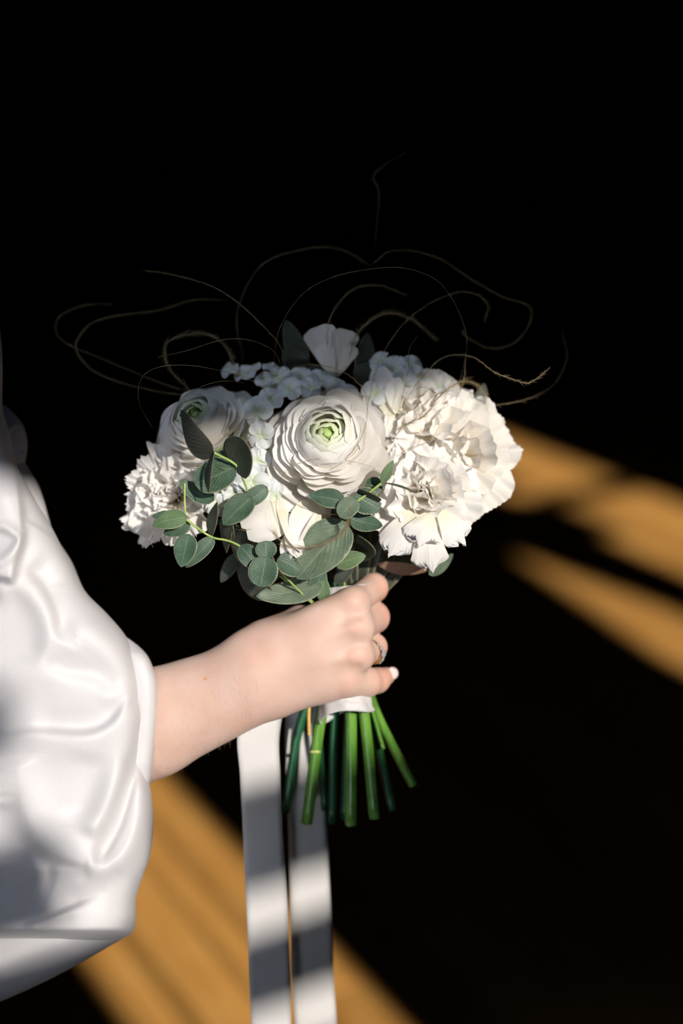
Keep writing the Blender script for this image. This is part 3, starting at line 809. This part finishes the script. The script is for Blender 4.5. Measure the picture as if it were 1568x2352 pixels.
# pale shaded bloom at the very top
C2 = P(760, 835, 165)
tb = core_of('lisianthus', lambda l: C2 + l @ rot_to((0, .4, .9)), 55 * U, C2, 'shaded bloom standing highest at the back', 0.4, -0.4, 0.5)
for B, T, w, N, bd, cp in (((770, 865, 160), (728, 750, 150), 88, (-.2, .1, 1), -.04, .1), ((770, 865, 155), (795, 757, 150), 74, (.3, .1, .9), -.04, .1), ((775, 860, 150), (812, 795, 140), 40, (.3, .1, .9), .05, -.1), ((765, 870, 150), (740, 790, 145), 56, (0, .1, 1), .05, -.1), ((768, 862, 175), (760, 760, 172), 110, (0, .2, 1), 0, .05)):
    leafish('petal', B, T, w, N, M_ROSE, tb, 'fan', cup=cp, bend=bd, nu=21, nv=15, wave=0.06)
# the bright leaning petals at upper right that join the creamy bloom
for B, T, w, N in (((900, 960, 85), (868, 845, 120), 60, (-.3, .4, .9)), ((912, 950, 75), (905, 868, 95), 46, (-.2, .4, .9))):
    leafish('petal', B, T, w, N, M_ROSE, [o for o in bouquet.children if o.name.startswith('garden_rose')][1], 'petal', nu=15, nv=13, wave=0.05, cup=.1)


# hydrangea florets: four rounded petals each, in one head behind the ranunculus, one on its left, one at the upper right
def hydrangea(lab, florets):
    C0 = P(*florets[0][:3]); s = 30 * U
    hd = core_of('hydrangea', lambda l: C0 + l, s, C0 + cv(np.array([0, 0, -.01])), lab, 0.3, -0.6, 0.3)
    for i, (x, y, d, r, ax) in enumerate(florets):
        rng = np.random.default_rng(i * 13 + int(x)); Cf = P(x, y, d); Rm = rot_to(ax, rng.uniform(0, 1.5)); s = r * U
        def tow(l): return Cf + l @ Rm
        q = []
        for j in range(4):
            nu, nv = 11, 8; Ug, Vg = np.meshgrid(np.linspace(-1, 1, nu), np.linspace(0, 1, nv), indexing='ij')
            az = j * np.pi / 2 + rng.normal(0, .1); th = 0.5 + 0.9 * rng.uniform(.4, 1)
            w = 0.62 * np.sin(np.pi * (0.08 + 0.86 * Vg) ** 1.25) ** 0.65
            x_ = Ug * w; rr = Vg * np.sin(th + Vg * .5); zz = Vg * np.cos(th + Vg * .5) + 0.18 * (Ug * w) ** 2 * 2 + 0.04 * np.sin(Ug * 5 + j)
            V = tow(np.stack([rr * np.cos(az) - x_ * np.sin(az), rr * np.sin(az) + x_ * np.cos(az), zz], -1).reshape(-1, 3) * s)
            ft = np.clip(1 - Vg.ravel() * 2.2, 0, 1)
            q.append((V, grid_faces(nu, nv), np.stack([ft * .8, ft, Ug.ravel()], 1)))
        V, F, T = join(q); mesh_obj('floret', V, F, M_HYD, parent=hd, tint=T)


hydrangea('bluish hydrangea head in shade behind the large ranunculus', [
    (690, 868, 120, 30, (-.1, .5, .8)), (640, 868, 125, 32, (-.3, .5, .8)), (735, 872, 120, 30, (.2, .6, .8)), (770, 892, 110, 28, (.3, .4, .8)), (665, 893, 95, 30, (-.2, .3, .9)), (712, 892, 100, 28, (0, .4, .9)),
    (607, 872, 125, 24, (-.2, .4, .9)), (585, 850, 135, 24, (-.6, .5, .6)), (622, 845, 140, 22, (0, .7, .6)), (800, 905, 105, 26, (.3, .3, .9)), (560, 858, 150, 26, (-.4, .6, .6)), (530, 850, 160, 26, (-.4, .6, .6))])
hydrangea('hydrangea florets between the two ranunculi', [
    (592, 945, 70, 38, (-.2, .1, .9)), (622, 915, 80, 30, (.1, .3, .9)), (600, 1000, 55, 34, (-.2, .1, 1)), (578, 1105, 20, 44, (-.1, -.1, 1)), (545, 1130, 40, 38, (-.3, 0, .9)), (630, 1140, 25, 34, (0, -.2, 1)), (590, 1060, 45, 34, (0, 0, 1)), (455, 1150, 60, 32, (-.2, 0, .9)), (430, 1105, 60, 34, (-.2, 0, .9)), (610, 1115, 45, 30, (0, 0, 1)), (500, 1160, 50, 30, (0, 0, 1))])
hydrangea('hydrangea head rising at the upper right', [
    (905, 850, 135, 36, (-.2, .4, .9)), (940, 838, 135, 34, (.2, .5, .8)), (880, 880, 120, 34, (-.3, .4, .9)), (925, 880, 115, 34, (0, .4, .9)), (872, 830, 145, 28, (-.3, .6, .7)), (965, 868, 130, 30, (.3, .5, .8)), (860, 905, 95, 34, (-.1, .3, .9)), (1000, 885, 135, 30, (.4, .6, .7))])

# --- eucalyptus sprigs
DK = (-0.62, -0.45, 0.55)


def sprig(lab, st, leaves, mat=None):
    p = st[0]; s = stem('eucalyptus_sprig', p, st[1], mat or M_TWIG, bouquet, label=lab, r2=st[1] * 0.75)
    for q in st[2:]:
        stem('twig', q, st[1] * 0.8, M_TWIG, s)
    for L in leaves:
        B, T, w, N, m = L[:5]; kw = L[5] if len(L) > 5 else {}
        leafish('leaf', B, T, w, N, m, s, **kw)
    return s


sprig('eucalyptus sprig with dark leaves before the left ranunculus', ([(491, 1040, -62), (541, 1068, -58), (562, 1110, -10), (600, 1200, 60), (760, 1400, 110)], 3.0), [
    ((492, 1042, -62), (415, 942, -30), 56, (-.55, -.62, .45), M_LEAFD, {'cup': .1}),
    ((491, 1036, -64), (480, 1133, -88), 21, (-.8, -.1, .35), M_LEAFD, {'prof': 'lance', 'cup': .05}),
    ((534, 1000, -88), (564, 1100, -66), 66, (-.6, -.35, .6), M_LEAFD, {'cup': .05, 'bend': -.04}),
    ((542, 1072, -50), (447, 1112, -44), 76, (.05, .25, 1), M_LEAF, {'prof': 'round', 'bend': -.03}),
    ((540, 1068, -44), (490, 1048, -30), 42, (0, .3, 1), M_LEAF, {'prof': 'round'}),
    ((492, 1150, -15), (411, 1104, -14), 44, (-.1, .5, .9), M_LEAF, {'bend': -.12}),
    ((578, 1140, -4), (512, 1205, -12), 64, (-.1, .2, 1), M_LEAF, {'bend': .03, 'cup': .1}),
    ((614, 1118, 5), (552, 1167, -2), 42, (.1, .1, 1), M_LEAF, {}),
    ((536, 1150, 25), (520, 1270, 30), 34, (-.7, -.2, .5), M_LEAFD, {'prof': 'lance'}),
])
sprig('eucalyptus sprig hanging at the lower left', ([(424, 1190, -32), (450, 1210, -34), (487, 1234, -30), (560, 1260, 20), (740, 1400, 105)], 3.0, [(424, 1110, -10), (424, 1150, -20), (426, 1192, -32)]), [
    ((430, 1188, -36), (350, 1206, -30), 46, (.1, .4, .9), M_LEAFL, {'bend': .08}),
    ((405, 1188, -24), (349, 1186, -18), 26, (0, .5, .8), M_LEAF, {}),
    ((437, 1205, -26), (375, 1226, -16), 40, (-.1, .2, 1), M_LEAF, {}),
    ((434, 1226, -40), (416, 1303, -44), 56, (-.1, .1, 1), M_LEAF, {'bend': .04}),
    ((491, 1234, -30), (427, 1304, -38), 38, (.1, .3, .9), M_LEAF, {'bend': .06}),
    ((484, 1236, -10), (499, 1152, -4), 26, (-.6, -.3, .6), M_LEAFD, {'prof': 'lance'}),
    ((530, 1240, 15), (524, 1180, 10), 30, (-.6, -.3, .6), M_LEAFD, {}),
])
sprig('small eucalyptus sprig at the bottom centre', ([(611, 1281, -30), (640, 1310, -5), (690, 1360, 50), (760, 1430, 105)], 2.6), [
    ((611, 1278, -32), (598, 1348, -40), 68, (0, .2, 1), M_LEAF, {'prof': 'round', 'bend': .03}),
    ((613, 1283, -30), (608, 1242, -26), 48, (.1, .3, 1), M_LEAF, {'prof': 'round'}),
    ((592, 1302, -20), (551, 1254, -12), 46, (.1, .2, 1), M_LEAF, {'prof': 'round'}),
    ((636, 1284, -12), (694, 1312, -2), 52, (.1, .4, .9), M_LEAF, {'prof': 'round'}),
])
sprig('eucalyptus sprig reaching between the large ranunculus and the front carnation', ([(878, 1108, -40), (850, 1130, -30), (812, 1162, -24), (800, 1212, 10), (790, 1300, 70), (790, 1420, 110)], 3.0), [
    ((792, 1152, -30), (710, 1138, -26), 48, (.05, .35, 1), M_LEAF, {'bend': .05}),
    ((818, 1146, -42), (780, 1188, -52), 46, (-.35, .0, .9), M_LEAFG, {'prof': 'round'}),
    ((812, 1138, -26), (874, 1172, -22), 66, (.1, .3, 1), M_LEAF, {'bend': .03, 'cup': .1}),
    ((820, 1128, -22), (876, 1148, -34), 26, (-.5, -.75, .4), M_LEAFD, {}),
    ((803, 1192, -10), (879, 1208, -16), 46, (.1, .3, 1), M_LEAF, {'bend': -.05}),
    ((878, 1122, -12), (838, 1112, -6), 42, (.1, .2, 1), M_LEAF, {'prof': 'round'}),
    ((876, 1108, -42), (903, 1057, -46), 25, (.2, .1, 1), M_LEAFL, {'bend': .05}),
    ((882, 1109, -42), (954, 1132, -60), 5, (0, .95, .3), M_LEAFD, {'prof': 'lance', 'cup': 0}),
    ((800, 1225, 25), (772, 1150, 20), 50, (-.6, -.3, .6), M_LEAFD, {}),
], M_TWIG)
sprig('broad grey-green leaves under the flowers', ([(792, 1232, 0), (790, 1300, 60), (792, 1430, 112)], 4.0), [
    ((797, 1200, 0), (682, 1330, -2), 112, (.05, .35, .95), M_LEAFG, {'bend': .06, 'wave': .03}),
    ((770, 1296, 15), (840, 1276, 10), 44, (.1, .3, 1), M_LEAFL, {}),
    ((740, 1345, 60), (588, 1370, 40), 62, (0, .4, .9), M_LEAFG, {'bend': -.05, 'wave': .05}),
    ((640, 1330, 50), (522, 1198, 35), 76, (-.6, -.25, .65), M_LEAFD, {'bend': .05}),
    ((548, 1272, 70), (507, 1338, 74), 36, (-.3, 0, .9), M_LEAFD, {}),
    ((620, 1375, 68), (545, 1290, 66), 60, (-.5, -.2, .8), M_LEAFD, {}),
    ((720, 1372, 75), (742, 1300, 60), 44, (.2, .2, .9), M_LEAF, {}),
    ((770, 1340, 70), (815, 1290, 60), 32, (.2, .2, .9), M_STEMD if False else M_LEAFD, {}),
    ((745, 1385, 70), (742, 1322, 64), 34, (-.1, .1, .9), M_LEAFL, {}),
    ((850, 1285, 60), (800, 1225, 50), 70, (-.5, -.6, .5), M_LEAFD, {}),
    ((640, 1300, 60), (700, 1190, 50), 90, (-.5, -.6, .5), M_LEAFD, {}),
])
sprig('long leaves behind the right side of the bouquet', ([(1000, 1280, 150), (940, 1300, 185), (860, 1350, 185), (800, 1430, 130)], 3.0), [
    ((1163, 1070, 150), (1098, 922, 160), 80, (.3, .1, .95), M_LEAFG, {'bend': .05, 'cup': -.2}),
    ((864, 1294, 110), (988, 1310, 120), 30, (0, -.5, .8), M_LEAFB, {'prof': 'lance'}),
    ((985, 1320, 110), (1040, 1272, 120), 30, (.2, -.5, .8), M_LEAFG, {}),
    ((1090, 960, 170), (1112, 880, 180), 40, (.3, .2, .8), M_LEAFD, {}),
], M_STEMD)
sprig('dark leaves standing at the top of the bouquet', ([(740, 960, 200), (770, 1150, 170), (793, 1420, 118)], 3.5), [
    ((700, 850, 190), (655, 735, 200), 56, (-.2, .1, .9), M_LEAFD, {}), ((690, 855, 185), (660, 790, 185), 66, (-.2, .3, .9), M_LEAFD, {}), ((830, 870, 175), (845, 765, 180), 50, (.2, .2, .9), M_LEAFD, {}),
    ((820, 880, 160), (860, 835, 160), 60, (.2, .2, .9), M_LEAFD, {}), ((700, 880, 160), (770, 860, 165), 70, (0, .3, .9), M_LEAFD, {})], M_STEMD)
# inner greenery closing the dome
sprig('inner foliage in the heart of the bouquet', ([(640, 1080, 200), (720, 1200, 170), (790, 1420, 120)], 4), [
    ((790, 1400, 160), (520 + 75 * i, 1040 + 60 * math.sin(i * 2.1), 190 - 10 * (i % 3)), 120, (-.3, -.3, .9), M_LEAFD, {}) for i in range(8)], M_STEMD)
# flower stems from the heads to the binding
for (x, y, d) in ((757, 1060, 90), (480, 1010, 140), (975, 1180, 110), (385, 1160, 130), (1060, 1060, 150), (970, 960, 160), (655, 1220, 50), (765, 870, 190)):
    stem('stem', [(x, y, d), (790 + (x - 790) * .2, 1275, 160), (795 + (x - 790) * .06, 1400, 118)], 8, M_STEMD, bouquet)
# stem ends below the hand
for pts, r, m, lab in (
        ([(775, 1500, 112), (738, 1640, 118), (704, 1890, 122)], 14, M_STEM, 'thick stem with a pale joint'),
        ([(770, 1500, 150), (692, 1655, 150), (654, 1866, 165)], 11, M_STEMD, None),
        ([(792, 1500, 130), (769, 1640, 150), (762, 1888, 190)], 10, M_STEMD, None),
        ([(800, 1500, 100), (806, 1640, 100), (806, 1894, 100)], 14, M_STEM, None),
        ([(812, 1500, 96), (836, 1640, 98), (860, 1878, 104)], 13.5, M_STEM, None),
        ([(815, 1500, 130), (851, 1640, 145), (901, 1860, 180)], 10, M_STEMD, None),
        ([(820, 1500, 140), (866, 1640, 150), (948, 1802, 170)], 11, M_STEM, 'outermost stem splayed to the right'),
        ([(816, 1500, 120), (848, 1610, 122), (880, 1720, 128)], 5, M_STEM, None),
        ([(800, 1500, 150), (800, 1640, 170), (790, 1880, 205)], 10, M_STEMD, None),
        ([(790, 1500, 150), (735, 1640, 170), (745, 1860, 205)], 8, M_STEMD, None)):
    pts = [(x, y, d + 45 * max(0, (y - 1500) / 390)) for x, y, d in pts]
    s_ = stem('stem', pts, r, m, bouquet, 12, lab)
    if lab and 'joint' in lab:
        V, F = ellipsoid((723, 1727, 130), np.eye(3), 14, 6, 9); mesh_obj('leaf_scar', V, F, M_TWIG, parent=s_)
stem('twig', [(712, 1600, 95), (709, 1640, 95), (710, 1688, 95)], 4.5, principled('dry_twig', (0.62, 0.38, 0.10), 0.5), bouquet, label='dry yellow twig end')

# ribbon wrap round the stems (under the fist) and two hanging tails
ny, nt = 60, 72
yy = np.linspace(1345, 1640, ny); th = np.linspace(0, 2 * np.pi, nt, endpoint=False)
Tt, Yy = np.meshgrid(th, yy, indexing='ij')
rad = np.interp(Yy, [1318, 1400, 1500, 1600, 1640], [66, 48, 44, 58, 62]) + 1.6 * np.sin(Tt * 9 + Yy * .05) + 2.0 * np.sign(np.sin(Yy / 13 + Tt))
bot = 10 * np.sin(Tt * 2 + .8) * np.clip((Yy - 1600) / 40, 0, 1); top = -18 * np.cos(Tt) * np.clip((1360 - Yy) / 40, 0, 1)
Xw = 798 + (Yy - 1480) * -0.02 + rad * np.cos(Tt); Dw = 112 - rad * np.sin(Tt) * 0.9
mesh_obj('ribbon_wrap', P(Xw, Yy + bot + top - 16 * np.cos(Tt) * np.clip((Yy - 1560) / 80, 0, 1), Dw).reshape(-1, 3), grid_faces(nt, ny, True), M_RIBBON, parent=bouquet, label='white ribbon wound round the stems', solid=0.0006)


def tail(xs, lab, turn, sh=0):
    """xs: (y, left, right, depth of the left edge, depth of the right edge)"""
    a = catmull([(y, l, r_, d0 + sh, d1 + sh) for y, l, r_, d0, d1 in xs], 10); n = len(a); nu = 9; uu = np.linspace(0, 1, nu)
    X = a[:, 1][None] + (a[:, 2] - a[:, 1])[None] * uu[:, None]; Y = np.broadcast_to(a[:, 0][None], X.shape)
    Dd = a[:, 3][None] + (a[:, 4] - a[:, 3])[None] * uu[:, None] + 5 * np.sin(Y / 70 + uu[:, None] * 2) + turn * (uu[:, None] - .5) ** 2 * 30
    mesh_obj('ribbon_tail', P(X, Y, Dd).reshape(-1, 3), grid_faces(nu, n), M_RIBBON, parent=bouquet, label=lab, solid=0.0005)


tail([(1420, 640, 735, 160, 170), (1560, 580, 670, 150, 162), (1680, 546, 642, 118, 150), (1780, 551, 643, 120, 146), (1900, 557, 648, 118, 150), (2030, 563, 657, 118, 150), (2150, 569, 663, 120, 152), (2260, 573, 667, 120, 156), (2352, 577, 668, 120, 158), (2480, 584, 672, 120, 160)],
     'left ribbon tail hanging free of the stems', 0.4)
tail([(1420, 690, 780, 190, 200), (1560, 668, 750, 190, 200), (1660, 655, 735, 186, 206), (1780, 657, 742, 176, 214), (1900, 662, 750, 170, 214), (2000, 664, 755, 168, 206), (2100, 667, 760, 170, 204), (2230, 669, 765, 170, 206), (2352, 677, 773, 172, 206), (2480, 684, 780, 172, 206)],
     'right ribbon tail hanging behind the stems', 0.4, 62)

# feathery grass strands
G = [
    ([(620, 900, 30), (628, 845, 20), (640, 760, 10), (690, 680, 0), (760, 638, 0), (850, 618, 10), (930, 616, 20), (1000, 642, 30), (1040, 690, 40), (1066, 750, 50), (1072, 800, 60), (1062, 850, 60), (1045, 910, 60)], .85, 0),
    ([(322, 619, 90), (400, 632, 80), (480, 655, 60), (540, 690, 50), (590, 735, 50), (640, 790, 60), (660, 850, 90)], 1.1, 3),
    ([(362, 822, 60), (372, 818, 40), (430, 805, 20), (500, 783, 10), (550, 778, 10), (600, 790, 20), (635, 815, 40), (650, 870, 80)], .8, 0),
    ([(350, 982, 60), (325, 940, 30), (317, 900, 10), (330, 862, 0), (370, 842, 0), (430, 839, 0), (500, 850, 0), (570, 870, 10), (610, 900, 20), (640, 940, 50)], .85, 0),
    ([(625, 870, 20), (680, 842, 0), (730, 838, -10), (790, 855, -20), (830, 890, -30), (843, 930, -40), (838, 980, -45), (815, 1030, -45), (770, 1072, -40), (710, 1093, -35), (640, 1080, -30), (575, 1045, -10)], .8, 3),
    ([(905, 960, 60), (940, 905, 50), (975, 860, 40), (1010, 825, 30), (1050, 815, 20), (1090, 822, 20), (1135, 855, 20), (1170, 868, 20), (1208, 880, 20), (1235, 868, 25), (1262, 845, 40)], 1.2, 3),
    ([(905, 1005, 30), (930, 975, 20), (975, 955, 10), (1005, 915, 10), (1040, 885, 30), (1075, 876, 60), (1102, 892, 90), (1115, 925, 110), (1116, 970, 130)], 1.5, 9),
    ([(905, 1060, 0), (930, 1035, -10), (980, 1015, -10), (1005, 985, 0), (1009, 950, 10)], .8, 0),
    ([(1005, 930, 20), (992, 900, 10), (970, 889, 10), (945, 905, 20), (900, 970, 40)], .8, 0),
    ([(632, 1130, -5), (650, 1090, -30), (690, 1062, -45), (750, 1053, -50), (810, 1060, -40), (865, 1078, -30), (874, 1100, -20)], .75, 0),
    ([(350, 1040, 20), (368, 985, 0), (385, 950, 0), (420, 915, 10), (470, 885, 20), (520, 875, 30), (560, 880, 40)], .8, 0),
    ([(520, 880, 160), (420, 905, 160), (300, 885, 180), (220, 855, 190), (180, 815, 200), (178, 780, 200), (215, 740, 200), (290, 722, 200), (370, 712, 200), (440, 690, 200), (520, 690, 220)], 1.5, 4),
    ([(440, 900, 90), (400, 860, 100), (378, 820, 100), (385, 785, 110), (430, 768, 120), (480, 768, 130), (520, 800, 140), (545, 850, 150)], 1.6, 8),
    ([(895, 985, 40), (915, 940, 40), (930, 890, 40), (938, 840, 50), (940, 800, 60), (960, 770, 80)], .9, 0),
    ([(845, 930, 30), (855, 880, 40), (880, 810, 50), (930, 740, 60), (990, 695, 70), (1050, 672, 80), (1098, 678, 90), (1120, 705, 95), (1112, 740, 100)], 1.0, 4),
    ([(752, 800, 100), (752, 760, 100), (765, 715, 110), (810, 665, 120), (870, 655, 130), (940, 680, 140)], 1.3, 5),
    ([(800, 830, 120), (820, 765, 120), (880, 722, 130), (940, 730, 140), (1005, 786, 150)], 1.6, 8),
    ([(850, 610, 100), (905, 575, 110), (1000, 590, 130), (1080, 640, 140), (1150, 680, 150), (1212, 702, 160), (1216, 740, 160), (1185, 785, 160), (1130, 800, 160), (1080, 780, 150), (1062, 760, 150)], 1.5, 5),
    ([(560, 840, 170), (545, 720, 170), (600, 610, 180), (700, 572, 190), (780, 572, 200), (850, 610, 200)], 1.3, 4),
    ([(500, 900, 200), (400, 890, 210), (250, 830, 220), (140, 780, 230), (135, 730, 230), (190, 702, 230), (260, 700, 230)], 1.4, 3),
    ([(1010, 900, 100), (1130, 930, 160), (1250, 900, 200), (1300, 830, 220), (1290, 760, 220)], 1.3, 3),
    ([(860, 570, 160), (870, 450, 180), (860, 400, 190), (930, 350, 200)], 1.2, 3),
    ([(1070, 800, 60), (1066, 860, 50), (1060, 885, 50), (1045, 920, 50)], .9, 3),
    ([(365, 1200, -20), (348, 1225, -25), (346, 1243, -25), (352, 1258, -20)], 1.0, 0),
    ([(806, 1162, -55), (800, 1195, -50), (790, 1218, -40), (760, 1240, -30), (720, 1256, -25), (680, 1258, -20), (640, 1238, -15), (605, 1180, 0)], 1.0, 9),
    ([(665, 1245, -15), (680, 1275, -20), (696, 1302, -15)], .9, 0),
    ([(542, 1215, 0), (565, 1217, -5), (610, 1205, -5)], .7, 0),
    ([(637, 1100, -5), (635, 1180, -12), (655, 1230, -10)], .7, 0),
]
for i, (pts, r, hairs) in enumerate(G):
    p = catmull(pts, 12); W = P(p[:, 0], p[:, 1], p[:, 2]); n = len(W)
    o = mesh_obj('grass_strand', *tube(W, np.clip(np.sin(np.linspace(0.12, 3.0, n)), 0.35, 1) * r * (0.72 if pts[len(pts)//2][2] < 62 else 0.42) * U, 5), M_STRAND, parent=bouquet,
                 label='curling feather-grass awn' if i == 0 else None)
    if hairs:
        rng = np.random.default_rng(i); hp = []
        Tn = np.gradient(p, axis=0); Tn /= np.linalg.norm(Tn, axis=1)[:, None]
        for k in np.linspace(2, n - 3, int(n * hairs * 0.42)):
            k = int(k); f = Tn[k]; sd = rng.normal(0, 1, 3); sd -= sd @ f * f; sd = nrm(sd); l = rng.uniform(6, 17) * (1.3 if hairs > 7 else .8)
            t = np.linspace(0, 1, 4)[:, None]; q = p[k] + t * (f * l * .8 + sd * l * .55) + t * t * (f * l * .3)
            hp.append(tube(P(q[:, 0], q[:, 1], q[:, 2]), np.array([.3, .25, .18, .08]) * U, 3, False))
        V, F, _ = join(hp); mesh_obj('awn_hair', V, F, M_STRAND, parent=o, kind='stuff')
print('petals', NPET[0])
